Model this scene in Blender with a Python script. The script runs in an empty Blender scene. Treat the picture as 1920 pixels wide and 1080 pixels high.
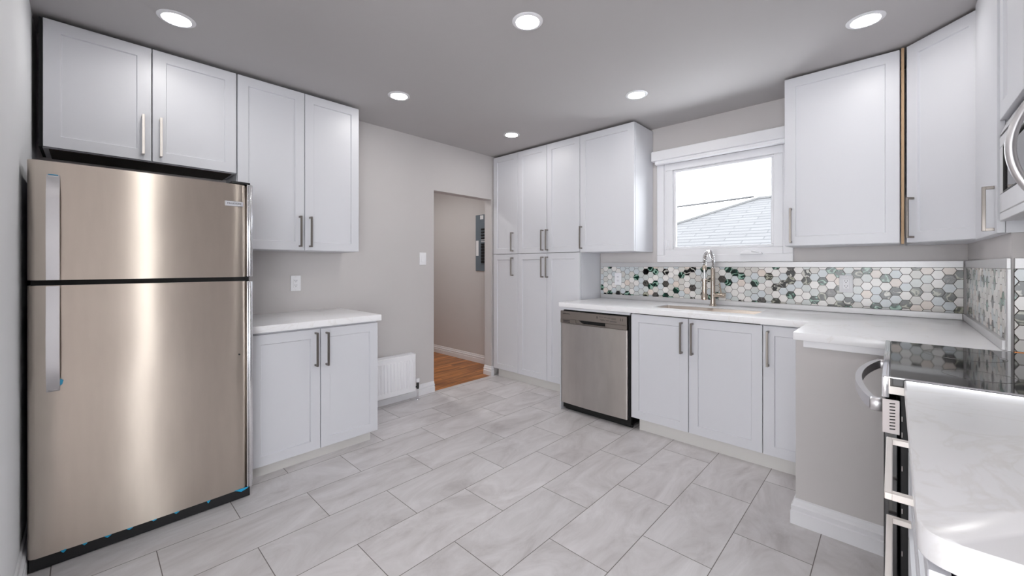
import bpy, bmesh, math, random
from mathutils import Vector, Matrix

SC = bpy.context.scene
COL = SC.collection
R90 = math.pi / 2

# ------------------------------------------------------------------ camera
CAM_H = 1.25
cam_data = bpy.data.cameras.new('camera')
cam = bpy.data.objects.new('camera', cam_data)
COL.objects.link(cam)
cam.location = (0, 0, CAM_H)
cam.rotation_euler = (R90, 0, math.atan(715 / 755))
cam_data.sensor_width = 36
cam_data.lens = 36 * 755 / 1920
cam_data.shift_y = -42 / 1920
cam_data.clip_start = 0.02
SC.camera = cam

# ------------------------------------------------------------------ world and exposure
LAMP = 88.0
SKY = 8.4
world = bpy.data.worlds.new('overcast_sky')
SC.world = world
world.use_nodes = True
wn = world.node_tree.nodes
wn['Background'].inputs['Color'].default_value = (0.95, 0.975, 1.0, 1)
wn['Background'].inputs['Strength'].default_value = SKY
vs = SC.view_settings
vs.view_transform = 'Standard'
vs.look = 'None'
vs.exposure = 0.07
vs.gamma = 1.0
vs.use_curve_mapping = False
SC.cycles.max_bounces = 14
SC.cycles.diffuse_bounces = 8
SC.cycles.glossy_bounces = 6
SC.cycles.sample_clamp_indirect = 6
SC.cycles.caustics_reflective = False
SC.cycles.caustics_refractive = False


# ------------------------------------------------------------------ materials
def srgb(r, g, b):
    f = lambda c: c / 12.92 if c <= 0.04045 else ((c + 0.055) / 1.055) ** 2.4
    return (f(r / 255), f(g / 255), f(b / 255), 1)


def new_mat(name):
    m = bpy.data.materials.new(name)
    m.use_nodes = True
    return m, m.node_tree.nodes, m.node_tree.links, m.node_tree.nodes['Principled BSDF']


def mat(name, color, rough=0.5, metal=0.0, var=0.02, scale=8.0, bump=0.0, spec=0.5, aniso=0.0, tangent=None, stretch=(1, 1, 1)):
    """plain procedural surface: colour with slight noise, optional bump and brushing"""
    m, n, l, p = new_mat(name)
    tc = n.new('ShaderNodeTexCoord')
    mp = n.new('ShaderNodeMapping')
    mp.inputs['Scale'].default_value = stretch
    l.new(tc.outputs['Object'], mp.inputs['Vector'])
    nz = n.new('ShaderNodeTexNoise')
    nz.inputs['Scale'].default_value = scale
    nz.inputs['Detail'].default_value = 4
    l.new(mp.outputs['Vector'], nz.inputs['Vector'])
    mr = n.new('ShaderNodeMapRange')
    mr.inputs['From Min'].default_value = 0.25
    mr.inputs['From Max'].default_value = 0.75
    mr.inputs['To Min'].default_value = 1 - var
    mr.inputs['To Max'].default_value = 1 + var
    l.new(nz.outputs['Fac'], mr.inputs['Value'])
    mx = n.new('ShaderNodeMix')
    mx.data_type = 'RGBA'
    mx.blend_type = 'MULTIPLY'
    mx.inputs['Factor'].default_value = 1
    mx.inputs['A'].default_value = color
    l.new(mr.outputs['Result'], mx.inputs['B'])
    l.new(mx.outputs['Result'], p.inputs['Base Color'])
    p.inputs['Roughness'].default_value = rough
    p.inputs['Metallic'].default_value = metal
    p.inputs['Specular IOR Level'].default_value = spec
    if aniso:
        p.inputs['Anisotropic'].default_value = aniso
    if tangent:
        cx = n.new('ShaderNodeCombineXYZ')
        for i in range(3):
            cx.inputs[i].default_value = tangent[i]
        l.new(cx.outputs[0], p.inputs['Tangent'])
    if bump:
        b = n.new('ShaderNodeBump')
        b.inputs['Strength'].default_value = bump
        b.inputs['Distance'].default_value = 0.004
        l.new(nz.outputs['Fac'], b.inputs['Height'])
        l.new(b.outputs['Normal'], p.inputs['Normal'])
    return m


M = {}
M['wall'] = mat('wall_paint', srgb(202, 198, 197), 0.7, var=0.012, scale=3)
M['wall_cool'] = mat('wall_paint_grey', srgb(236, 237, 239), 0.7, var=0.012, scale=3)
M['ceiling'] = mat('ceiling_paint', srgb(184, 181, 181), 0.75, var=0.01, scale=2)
M['white'] = mat('cabinet_white_lacquer', srgb(216, 217, 222), 0.38, var=0.006, scale=3)
M['kick'] = mat('toe_kick_white', srgb(214, 212, 209), 0.45, var=0.01)
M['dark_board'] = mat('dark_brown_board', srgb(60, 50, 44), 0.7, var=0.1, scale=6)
M['trimwhite'] = mat('trim_white_paint', srgb(232, 232, 235), 0.4, var=0.005)
M['plastic'] = mat('white_plastic', srgb(240, 240, 243), 0.35, var=0.004)
M['black'] = mat('black_plastic', (0.006, 0.006, 0.007, 1), 0.5, var=0.1)
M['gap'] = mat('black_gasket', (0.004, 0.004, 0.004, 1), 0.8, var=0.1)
M['slot'] = mat('dark_slot', srgb(45, 43, 42), 0.6, var=0.05)
M['chrome'] = mat('polished_chrome', (0.8, 0.8, 0.82, 1), 0.12, 1.0, var=0.01)
M['nickel'] = mat('satin_nickel', srgb(138, 132, 127), 0.34, 1.0, var=0.03, scale=30)
M['nickel_lit'] = mat('lit_satin_nickel', srgb(236, 230, 224), 0.34, 1.0, var=0.02, scale=30)  # same satin nickel, with overexposed glare put into a lighter colour
M['faucet'] = mat('warm_brushed_nickel', srgb(200, 188, 175), 0.22, 1.0, var=0.03, scale=40)
M['steel'] = mat('brushed_steel', srgb(210, 199, 187), 0.28, 1.0, var=0.03, scale=5, aniso=1.0, tangent=(0, 0, 1), stretch=(6, 6, 1))
M['steel_cool'] = mat('brushed_steel_cool', srgb(214, 208, 203), 0.4, 1.0, var=0.05, scale=4, aniso=1.0, tangent=(0, 0, 1), stretch=(4, 4, 1))
M['steel_dark'] = mat('brushed_steel_dark', srgb(150, 141, 134), 0.35, 1.0, var=0.03, scale=6, aniso=0.5, tangent=(1, 0, 0))
M['steel_handle'] = mat('handle_steel', srgb(214, 212, 214), 0.36, 1.0, var=0.02, scale=10, stretch=(1, 1, 0.2))
M['sink'] = mat('sink_steel', srgb(200, 190, 181), 0.28, 1.0, var=0.03, scale=10)
M['fabric_edge'] = mat('raw_plywood', srgb(190, 160, 128), 0.8, var=0.25, scale=30, stretch=(1, 1, 0.05))
M['blackglass'] = mat('black_ceramic_glass', (0.012, 0.012, 0.014, 1), 0.045, 0.0, var=0.05, spec=0.9)
M['ring'] = mat('burner_ring_print', srgb(120, 118, 116), 0.2, var=0.02)
M['panelgrey'] = mat('grey_enamel', srgb(105, 116, 126), 0.45, var=0.02)
M['silver'] = mat('silver_enamel', srgb(214, 213, 215), 0.35, 0.5, var=0.01)
M['vent'] = mat('vent_plate_grey', srgb(222, 214, 212), 0.4, 0.3, var=0.01)
M['orange_glow'] = mat('painted_orange_glow', srgb(214, 140, 84), 0.3, 1.0, var=0.04)  # orange light on the cooktop's far edge, put into the colour
M['blue_film'] = mat('blue_film', srgb(30, 160, 205), 0.35, var=0.1)
M['trim_metal'] = mat('satin_aluminium', srgb(204, 203, 204), 0.42, 0.45, var=0.02, scale=6)
M['grout'] = mat('dark_grout', srgb(84, 77, 73), 0.85, var=0.08, scale=60)
M['ink'] = mat('dark_ink', srgb(40, 36, 38), 0.5, var=0.02)
M['inkteal'] = mat('teal_ink', srgb(30, 120, 130), 0.5, var=0.02)
M['legend'] = mat('grey_legend', srgb(92, 84, 80), 0.5, var=0.02)
M['badge'] = mat('badge_silver', srgb(215, 216, 222), 0.3, 0.6, var=0.01)
M['breaker'] = mat('breaker_black', (0.01, 0.01, 0.012, 1), 0.4, var=0.05)
M['house'] = mat('house_siding', srgb(190, 186, 182), 0.8, var=0.05, scale=2)
M['cable'] = mat('black_cable', srgb(50, 50, 52), 0.6, var=0.05)
M['snow'] = mat('snow', srgb(225, 226, 230), 0.7, var=0.01, bump=0.3)
M['ridge'] = mat('ridge_cap', srgb(74, 74, 75), 0.85, var=0.06, scale=20)

# sheet metal is never quite flat: long shallow waves in the appliance fronts
for key, amp, sc_ in (('steel', 0.003, 3.2), ('steel_cool', 0.003, 3.0)):
    n, l = M[key].node_tree.nodes, M[key].node_tree.links
    tc = n.new('ShaderNodeTexCoord')
    wv = n.new('ShaderNodeTexNoise')
    wv.inputs['Scale'].default_value = sc_
    wv.inputs['Detail'].default_value = 0.0
    l.new(tc.outputs['Object'], wv.inputs['Vector'])
    bp = n.new('ShaderNodeBump')
    bp.inputs['Strength'].default_value = 1
    bp.inputs['Distance'].default_value = amp
    l.new(wv.outputs['Fac'], bp.inputs['Height'])
    l.new(bp.outputs['Normal'], n['Principled BSDF'].inputs['Normal'])

# emissive lamp diffuser
m, n, l, p = new_mat('lamp_diffuser')
p.inputs['Base Color'].default_value = (1, 1, 1, 1)
p.inputs['Emission Color'].default_value = (1.0, 0.98, 0.955, 1)
p.inputs['Emission Strength'].default_value = LAMP
M['lamp'] = m
M['hall_fill'] = m.copy()  # stronger copy for the lights added to brighten the hall
M['hall_fill'].name = 'hall_fill_diffuser'
M['hall_fill'].node_tree.nodes['Principled BSDF'].inputs['Emission Strength'].default_value = LAMP * 2.6

# glass pane: transparent with a faint reflection
m, n, l, p = new_mat('window_glass')
n.remove(p)
tr = n.new('ShaderNodeBsdfTransparent')
tr.inputs['Color'].default_value = (0.97, 0.98, 0.985, 1)
gl = n.new('ShaderNodeBsdfGlossy')
gl.inputs['Roughness'].default_value = 0.02
lw = n.new('ShaderNodeLayerWeight')
lw.inputs['Blend'].default_value = 0.12
mxs = n.new('ShaderNodeMixShader')
l.new(lw.outputs['Fresnel'], mxs.inputs[0])
l.new(tr.outputs[0], mxs.inputs[1])
l.new(gl.outputs[0], mxs.inputs[2])
l.new(mxs.outputs[0], n['Material Output'].inputs['Surface'])
M['glass'] = m


def floor_tile_material():
    m, n, l, p = new_mat('grey_porcelain_tile')
    tc = n.new('ShaderNodeTexCoord')
    sp = n.new('ShaderNodeSeparateXYZ')
    l.new(tc.outputs['Object'], sp.inputs[0])

    def math_node(op, a, b=None):
        q = n.new('ShaderNodeMath')
        q.operation = op
        for i, v in enumerate((a, b)):
            if v is None:
                continue
            if isinstance(v, (int, float)):
                q.inputs[i].default_value = v
            else:
                l.new(v, q.inputs[i])
        return q.outputs[0]
    u = math_node('SUBTRACT', sp.outputs['Y'], 0.21 + 0.312)
    v = math_node('ADD', sp.outputs['X'], 2.345)
    cb = n.new('ShaderNodeCombineXYZ')
    l.new(u, cb.inputs[0])
    l.new(v, cb.inputs[1])
    br = n.new('ShaderNodeTexBrick')
    br.offset = 0.5
    br.inputs['Scale'].default_value = 1
    br.inputs['Brick Width'].default_value = 0.624
    br.inputs['Row Height'].default_value = 0.3002
    br.inputs['Mortar Size'].default_value = 0.0019
    br.inputs['Mortar Smooth'].default_value = 0.2
    br.inputs['Color1'].default_value = (0, 0, 0, 1)
    br.inputs['Color2'].default_value = (1, 1, 1, 1)
    br.inputs['Mortar'].default_value = (0.5, 0.5, 0.5, 1)
    l.new(cb.outputs[0], br.inputs['Vector'])
    # per tile shift of the veining
    sh = n.new('ShaderNodeVectorMath')
    sh.operation = 'SCALE'
    sh.inputs['Scale'].default_value = 23.0
    l.new(br.outputs['Color'], sh.inputs[0])
    ad = n.new('ShaderNodeVectorMath')
    ad.operation = 'ADD'
    mp = n.new('ShaderNodeMapping')
    mp.inputs['Rotation'].default_value = (0, 0, 0.5)
    mp.inputs['Scale'].default_value = (3.2, 1.3, 1)
    l.new(tc.outputs['Object'], mp.inputs['Vector'])
    l.new(mp.outputs[0], ad.inputs[0])
    l.new(sh.outputs[0], ad.inputs[1])
    n1 = n.new('ShaderNodeTexNoise')
    n1.inputs['Scale'].default_value = 1.5
    n1.inputs['Detail'].default_value = 9
    n1.inputs['Roughness'].default_value = 0.68
    n1.inputs['Distortion'].default_value = 1.4
    l.new(ad.outputs[0], n1.inputs['Vector'])
    cr = n.new('ShaderNodeValToRGB')
    e = cr.color_ramp.elements
    e[0].position = 0.3
    e[0].color = srgb(188, 183, 183)
    e[1].position = 0.62
    e[1].color = srgb(220, 217, 218)
    k = e.new(0.44)
    k.color = srgb(205, 201, 201)
    k = e.new(0.78)
    k.color = srgb(228, 225, 226)
    l.new(n1.outputs['Fac'], cr.inputs['Fac'])
    # slight tone of each tile
    tone = n.new('ShaderNodeMapRange')
    tone.inputs['To Min'].default_value = 0.95
    tone.inputs['To Max'].default_value = 1.05
    l.new(br.outputs['Color'], tone.inputs['Value'])
    mt = n.new('ShaderNodeMix')
    mt.data_type = 'RGBA'
    mt.blend_type = 'MULTIPLY'
    mt.inputs['Factor'].default_value = 1
    l.new(cr.outputs['Color'], mt.inputs['A'])
    l.new(tone.outputs['Result'], mt.inputs['B'])
    mg = n.new('ShaderNodeMix')
    mg.data_type = 'RGBA'
    l.new(br.outputs['Fac'], mg.inputs['Factor'])
    l.new(mt.outputs['Result'], mg.inputs['A'])
    mg.inputs['B'].default_value = srgb(112, 106, 103)
    l.new(mg.outputs['Result'], p.inputs['Base Color'])
    p.inputs['Roughness'].default_value = 0.36
    p.inputs['Specular IOR Level'].default_value = 0.4
    bp = n.new('ShaderNodeBump')
    bp.invert = True
    bp.inputs['Strength'].default_value = 0.35
    bp.inputs['Distance'].default_value = 0.002
    l.new(br.outputs['Fac'], bp.inputs['Height'])
    l.new(bp.outputs['Normal'], p.inputs['Normal'])
    return m


def wood_floor_material():
    m, n, l, p = new_mat('brown_laminate')
    tc = n.new('ShaderNodeTexCoord')
    mp = n.new('ShaderNodeMapping')
    mp.inputs['Rotation'].default_value = (0, 0, R90)
    l.new(tc.outputs['Object'], mp.inputs['Vector'])
    br = n.new('ShaderNodeTexBrick')
    br.inputs['Scale'].default_value = 1
    br.inputs['Brick Width'].default_value = 0.9
    br.inputs['Row Height'].default_value = 0.075
    br.inputs['Mortar Size'].default_value = 0.0012
    br.inputs['Color1'].default_value = (0, 0, 0, 1)
    br.inputs['Color2'].default_value = (1, 1, 1, 1)
    br.inputs['Mortar'].default_value = (0.1, 0.1, 0.1, 1)
    l.new(mp.outputs[0], br.inputs['Vector'])
    mp2 = n.new('ShaderNodeMapping')
    mp2.inputs['Scale'].default_value = (30, 2.2, 1)
    l.new(tc.outputs['Object'], mp2.inputs['Vector'])
    sh = n.new('ShaderNodeVectorMath')
    sh.operation = 'SCALE'
    sh.inputs['Scale'].default_value = 17
    l.new(br.outputs['Color'], sh.inputs[0])
    ad = n.new('ShaderNodeVectorMath')
    l.new(mp2.outputs[0], ad.inputs[0])
    l.new(sh.outputs[0], ad.inputs[1])
    nz = n.new('ShaderNodeTexNoise')
    nz.inputs['Scale'].default_value = 1
    nz.inputs['Detail'].default_value = 6
    nz.inputs['Distortion'].default_value = 0.7
    l.new(ad.outputs[0], nz.inputs['Vector'])
    cr = n.new('ShaderNodeValToRGB')
    e = cr.color_ramp.elements
    e[0].position = 0.3
    e[0].color = srgb(104, 58, 28)
    e[1].position = 0.72
    e[1].color = srgb(226, 156, 92)
    k = e.new(0.5)
    k.color = srgb(186, 118, 60)
    l.new(nz.outputs['Fac'], cr.inputs['Fac'])
    tone = n.new('ShaderNodeMapRange')
    tone.inputs['To Min'].default_value = 0.7
    tone.inputs['To Max'].default_value = 1.2
    l.new(br.outputs['Color'], tone.inputs['Value'])
    mt = n.new('ShaderNodeMix')
    mt.data_type = 'RGBA'
    mt.blend_type = 'MULTIPLY'
    mt.inputs['Factor'].default_value = 1
    l.new(cr.outputs['Color'], mt.inputs['A'])
    l.new(tone.outputs['Result'], mt.inputs['B'])
    l.new(mt.outputs['Result'], p.inputs['Base Color'])
    p.inputs['Roughness'].default_value = 0.35
    return m


def quartz_material():
    m, n, l, p = new_mat('white_quartz')
    tc = n.new('ShaderNodeTexCoord')
    n1 = n.new('ShaderNodeTexNoise')
    n1.inputs['Scale'].default_value = 2.2
    n1.inputs['Detail'].default_value = 8
    n1.inputs['Distortion'].default_value = 2.2
    l.new(tc.outputs['Object'], n1.inputs['Vector'])
    cr = n.new('ShaderNodeValToRGB')
    e = cr.color_ramp.elements
    e[0].position = 0.0
    e[0].color = srgb(246, 246, 248)
    e[1].position = 1.0
    e[1].color = srgb(246, 246, 248)
    for pos, c in ((0.485, (246, 246, 248)), (0.5, (240, 239, 239)), (0.515, (246, 246, 248))):
        k = e.new(pos)
        k.color = srgb(*c)
    l.new(n1.outputs['Fac'], cr.inputs['Fac'])
    n2 = n.new('ShaderNodeTexNoise')
    n2.inputs['Scale'].default_value = 11
    n2.inputs['Detail'].default_value = 5
    l.new(tc.outputs['Object'], n2.inputs['Vector'])
    mr = n.new('ShaderNodeMapRange')
    mr.inputs['From Min'].default_value = 0.66
    mr.inputs['From Max'].default_value = 0.8
    l.new(n2.outputs['Fac'], mr.inputs['Value'])
    mx = n.new('ShaderNodeMix')
    mx.data_type = 'RGBA'
    l.new(mr.outputs['Result'], mx.inputs['Factor'])
    l.new(cr.outputs['Color'], mx.inputs['A'])
    mx.inputs['B'].default_value = srgb(230, 227, 224)
    l.new(mx.outputs['Result'], p.inputs['Base Color'])
    p.inputs['Roughness'].default_value = 0.22
    return m


def swirl_material(name, c0, c1, c2):
    """banded marble, shifted and turned by each tile's own seed"""
    m, n, l, p = new_mat(name)
    tc = n.new('ShaderNodeTexCoord')
    at = n.new('ShaderNodeAttribute')
    at.attribute_name = 'tile_seed'
    sc = n.new('ShaderNodeMath')
    sc.operation = 'MULTIPLY'
    sc.inputs[1].default_value = 40
    l.new(at.outputs['Fac'], sc.inputs[0])
    n1 = n.new('ShaderNodeTexNoise')
    n1.noise_dimensions = '4D'
    n1.inputs['Scale'].default_value = 16
    n1.inputs['Detail'].default_value = 1.5
    n1.inputs['Distortion'].default_value = 0.6
    l.new(tc.outputs['Object'], n1.inputs['Vector'])
    l.new(sc.outputs[0], n1.inputs['W'])
    mu = n.new('ShaderNodeMath')
    mu.operation = 'MULTIPLY'
    mu.inputs[1].default_value = 30
    l.new(n1.outputs['Fac'], mu.inputs[0])
    si = n.new('ShaderNodeMath')
    si.operation = 'SINE'
    l.new(mu.outputs[0], si.inputs[0])
    mr = n.new('ShaderNodeMapRange')
    mr.inputs['From Min'].default_value = -1
    mr.inputs['From Max'].default_value = 1
    l.new(si.outputs[0], mr.inputs['Value'])
    cr = n.new('ShaderNodeValToRGB')
    e = cr.color_ramp.elements
    e[0].position = 0.35
    e[0].color = srgb(*c0)
    e[1].position = 0.95
    e[1].color = srgb(*c2)
    k = e.new(0.7)
    k.color = srgb(*c1)
    l.new(mr.outputs['Result'], cr.inputs['Fac'])
    l.new(cr.outputs['Color'], p.inputs['Base Color'])
    p.inputs['Roughness'].default_value = 0.15
    return m


def roof_material():
    m, n, l, p = new_mat('asphalt_shingles')
    tc = n.new('ShaderNodeTexCoord')
    sp = n.new('ShaderNodeSeparateXYZ')
    l.new(tc.outputs['Object'], sp.inputs[0])
    cb = n.new('ShaderNodeCombineXYZ')
    l.new(sp.outputs['X'], cb.inputs[0])
    l.new(sp.outputs['Z'], cb.inputs[1])
    br = n.new('ShaderNodeTexBrick')
    br.inputs['Scale'].default_value = 1
    br.inputs['Brick Width'].default_value = 0.9
    br.inputs['Row Height'].default_value = 0.095
    br.inputs['Mortar Size'].default_value = 0.016
    br.inputs['Mortar Smooth'].default_value = 0.6
    br.inputs['Color1'].default_value = srgb(74, 74, 76)
    br.inputs['Color2'].default_value = srgb(80, 80, 82)
    br.inputs['Mortar'].default_value = srgb(54, 54, 57)
    l.new(cb.outputs[0], br.inputs['Vector'])
    l.new(br.outputs['Color'], p.inputs['Base Color'])
    p.inputs['Roughness'].default_value = 0.9
    return m


M['floor'] = floor_tile_material()
M['wood'] = wood_floor_material()
M['quartz'] = quartz_material()
M['roof'] = roof_material()
HEX_LIGHT = [mat('hex_white', srgb(232, 229, 226), 0.18, var=0.02, scale=25),
             mat('hex_pale_blue', srgb(205, 211, 214), 0.18, var=0.02, scale=25),
             mat('hex_warm_grey', srgb(210, 207, 202), 0.18, var=0.03, scale=25),
             mat('hex_blush', srgb(224, 212, 203), 0.18, var=0.03, scale=25),
             mat('hex_sage', srgb(206, 210, 208), 0.18, var=0.03, scale=25)]
HEX_DARK = [swirl_material('hex_green_marble', (6, 40, 32), (34, 84, 68), (150, 180, 166)),
            swirl_material('hex_black_marble', (12, 13, 14), (40, 42, 40), (200, 198, 190)),
            swirl_material('hex_olive_marble', (44, 46, 38), (92, 94, 80), (168, 168, 152)),
            swirl_material('hex_grey_marble', (78, 74, 72), (116, 112, 108), (50, 52, 50))]


# ------------------------------------------------------------------ mesh helpers
class MB:
    """collects shapes and links them as one mesh object"""

    def __init__(self):
        self.bm = bmesh.new()

    def box(self, x0, x1, y0, y1, z0, z1, bev=0.0, mi=0, seg=1):
        bm = self.bm
        v = [bm.verts.new((x, y, z)) for x in (x0, x1) for y in (y0, y1) for z in (z0, z1)]
        q = [(0, 1, 3, 2), (4, 6, 7, 5), (0, 4, 5, 1), (2, 3, 7, 6), (0, 2, 6, 4), (1, 5, 7, 3)]
        fs = [bm.faces.new([v[i] for i in f]) for f in q]
        for f in fs:
            f.material_index = mi
        if bev:
            es = list({e for f in fs for e in f.edges})
            r = bmesh.ops.bevel(bm, geom=es, offset=bev, segments=seg, affect='EDGES', profile=0.5)
            for f in r['faces']:
                f.material_index = mi
        return self

    def prism(self, pts, axis, a, b, mi=0, bev=0.0):
        """polygon extruded along an axis: pts are the two other coordinates in x, y, z order"""
        bm = self.bm

        def P(p, t):
            if axis == 'x':
                return (t, p[0], p[1])
            if axis == 'y':
                return (p[0], t, p[1])
            return (p[0], p[1], t)
        A = [bm.verts.new(P(p, a)) for p in pts]
        B = [bm.verts.new(P(p, b)) for p in pts]
        k = len(pts)
        fs = [bm.faces.new(A), bm.faces.new(B[::-1])]
        for i in range(k):
            fs.append(bm.faces.new([A[i], B[i], B[(i + 1) % k], A[(i + 1) % k]]))
        for f in fs:
            f.material_index = mi
        if bev:
            es = list({e for f in fs[:2] for e in f.edges})
            r = bmesh.ops.bevel(bm, geom=es, offset=bev, segments=2, affect='EDGES', profile=0.5)
            for f in r['faces']:
                f.material_index = mi
        return self

    def tube(self, pts, r, n=12, mi=0, closed=False, rect=None, up=(0, 0, 1)):
        """round tube (or rect = (w, h) bar) along a polyline"""
        bm = self.bm
        pts = [Vector(p) for p in pts]
        rad = r if isinstance(r, (list, tuple)) else [r] * len(pts)
        rings = []
        prev = None
        K = len(pts)
        for i, p in enumerate(pts):
            if closed:
                t = (pts[(i + 1) % K] - pts[i - 1]).normalized()
            else:
                t = (pts[min(i + 1, K - 1)] - pts[max(i - 1, 0)]).normalized()
            if prev is None or rect:
                u = Vector(up)
                if abs(u.dot(t)) > 0.98:
                    u = Vector((1, 0, 0))
            else:
                u = prev
            a = (u - t * u.dot(t)).normalized()
            prev = a
            b = t.cross(a)
            if rect:
                w, h = rect
                ring = [p + b * (sx * w / 2) + a * (sy * h / 2) for sx, sy in ((-1, -1), (1, -1), (1, 1), (-1, 1))]
            else:
                ring = [p + (a * math.cos(2 * math.pi * j / n) + b * math.sin(2 * math.pi * j / n)) * rad[i] for j in range(n)]
            rings.append([bm.verts.new(c) for c in ring])
        k = len(rings[0])
        fs = []
        for i in range(K if closed else K - 1):
            A, B = rings[i], rings[(i + 1) % K]
            for j in range(k):
                fs.append(bm.faces.new([A[j], A[(j + 1) % k], B[(j + 1) % k], B[j]]))
        if not closed:
            fs.append(bm.faces.new(rings[0][::-1]))
            fs.append(bm.faces.new(rings[-1]))
        for f in fs:
            f.material_index = mi
        return self

    def lathe(self, prof, c=(0, 0, 0), axis='z', n=32, mi=0):
        """profile of (radius, height) turned about an axis"""
        bm = self.bm
        c = Vector(c)

        def P(r, h, a):
            x, y = r * math.cos(a), r * math.sin(a)
            if axis == 'z':
                return c + Vector((x, y, h))
            if axis == 'y':
                return c + Vector((x, h, y))
            return c + Vector((h, x, y))
        rings = []
        for r, h in prof:
            if r < 1e-6:
                rings.append([bm.verts.new(P(0, h, 0))])
            else:
                rings.append([bm.verts.new(P(r, h, 2 * math.pi * j / n)) for j in range(n)])
        for A, B in zip(rings, rings[1:]):
            for j in range(n):
                a0, a1 = A[j % len(A)], A[(j + 1) % len(A)]
                b0, b1 = B[j % len(B)], B[(j + 1) % len(B)]
                vv = []
                for v in (a0, a1, b1, b0):
                    if v not in vv:
                        vv.append(v)
                if len(vv) > 2:
                    bm.faces.new(vv).material_index = mi
        for ring in (rings[0], rings[-1]):
            if len(ring) > 2:
                try:
                    bm.faces.new(ring).material_index = mi
                except ValueError:
                    pass
        return self

    def door(self, w, h, t=0.02, rail=0.058, mi=0):
        """shaker door: x 0..w, z 0..h, front at y = 0, recessed flat panel"""
        bm = self.bm
        rec = 0.009
        e = 0.0012

        def rect(i, y):
            return [bm.verts.new(q) for q in ((i, y, i), (w - i, y, i), (w - i, y, h - i), (i, y, h - i))]
        back = rect(0, t)
        side = rect(0, e)
        front = rect(e, 0)
        inner = rect(rail, 0)
        pan = rect(rail + 0.004, rec)
        loops = [back, side, front, inner, pan]
        for A, B in zip(loops, loops[1:]):
            for j in range(4):
                bm.faces.new([A[j], A[(j + 1) % 4], B[(j + 1) % 4], B[j]]).material_index = mi
        bm.faces.new(back[::-1]).material_index = mi
        bm.faces.new(pan).material_index = mi
        return self

    def build(self, name, mats, parent=None, angle=35, loc=None, rotz=None):
        bm = self.bm
        bmesh.ops.recalc_face_normals(bm, faces=bm.faces[:])
        me = bpy.data.meshes.new(name)
        bm.to_mesh(me)
        bm.free()
        for mm in (mats if isinstance(mats, (list, tuple)) else [mats]):
            me.materials.append(mm)
        for p in me.polygons:
            p.use_smooth = True
        me.set_sharp_from_angle(angle=math.radians(angle))
        o = bpy.data.objects.new(name, me)
        COL.objects.link(o)
        if parent:
            o.parent = parent
        if loc:
            o.location = loc
        if rotz is not None:
            o.rotation_euler = (0, 0, rotz)
        return o


def tag(o, label, cat, group=None):
    o['label'] = label
    o['category'] = cat
    if group:
        o['group'] = group
    return o


def thing(name, label, cat, loc=(0, 0, 0), rotz=0.0, group=None):
    o = bpy.data.objects.new(name, None)
    o.empty_display_size = 0.05
    COL.objects.link(o)
    o.location = loc
    o.rotation_euler = (0, 0, rotz)
    return tag(o, label, cat, group)


def struct(o):
    o['kind'] = 'structure'
    return o


def text_part(name, body, size, material, parent, loc, rot, depth=0.0006, stretch=1.0):
    cu = bpy.data.curves.new(name, 'FONT')
    cu.body = body
    cu.size = size
    cu.extrude = depth
    cu.align_x = 'CENTER'
    cu.align_y = 'CENTER'
    tmp = bpy.data.objects.new(name, cu)
    COL.objects.link(tmp)
    bpy.context.view_layer.update()
    me = bpy.data.meshes.new_from_object(tmp.evaluated_get(bpy.context.evaluated_depsgraph_get()))
    bpy.data.objects.remove(tmp)
    bpy.data.curves.remove(cu)
    me.name = name
    me.materials.clear()
    me.materials.append(material)
    o = bpy.data.objects.new(name, me)
    COL.objects.link(o)
    o.parent = parent
    o.location = loc
    o.rotation_euler = rot
    o.scale = (stretch, 1, 1)
    return o


def sweep(mb, path, prof):
    """profile (distance to the left of the path, height) swept along a floor path with mitred corners"""
    bm = mb.bm
    P = [Vector((p[0], p[1])) for p in path]
    rings = []
    for i, p in enumerate(P):
        d0 = (P[i] - P[i - 1]).normalized() if i > 0 else None
        d1 = (P[i + 1] - P[i]).normalized() if i < len(P) - 1 else None
        n0 = Vector((-d0.y, d0.x)) if d0 else None
        n1 = Vector((-d1.y, d1.x)) if d1 else None
        if n0 is None:
            off = n1
        elif n1 is None:
            off = n0
        else:
            off = (n0 + n1) / (1 + n0.dot(n1))
        rings.append([bm.verts.new((p.x + off.x * d, p.y + off.y * d, z)) for d, z in prof])
    k = len(prof)
    for A, B in zip(rings, rings[1:]):
        for j in range(k):
            bm.faces.new([A[j], A[(j + 1) % k], B[(j + 1) % k], B[j]])
    bm.faces.new(rings[0][::-1])
    bm.faces.new(rings[-1])
    return mb


BASE_PROF = [(0.0, 0.0), (0.019, 0.0), (0.019, 0.052), (0.0125, 0.056), (0.0125, 0.061), (0.0165, 0.066), (0.0165, 0.076),
             (0.0085, 0.082), (0.0085, 0.087), (0.006, 0.1), (0.0, 0.104)]

# ------------------------------------------------------------------ the room
WX = -3.32      # wall behind the refrigerator
WY = 3.55       # wall with the window
NY = -0.185     # short wall at the left edge of the picture
RX = 0.72       # wall behind the stove
CZ = 2.49
CH_X, CH_Y = 0.318, 2.362   # corner chase

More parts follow.
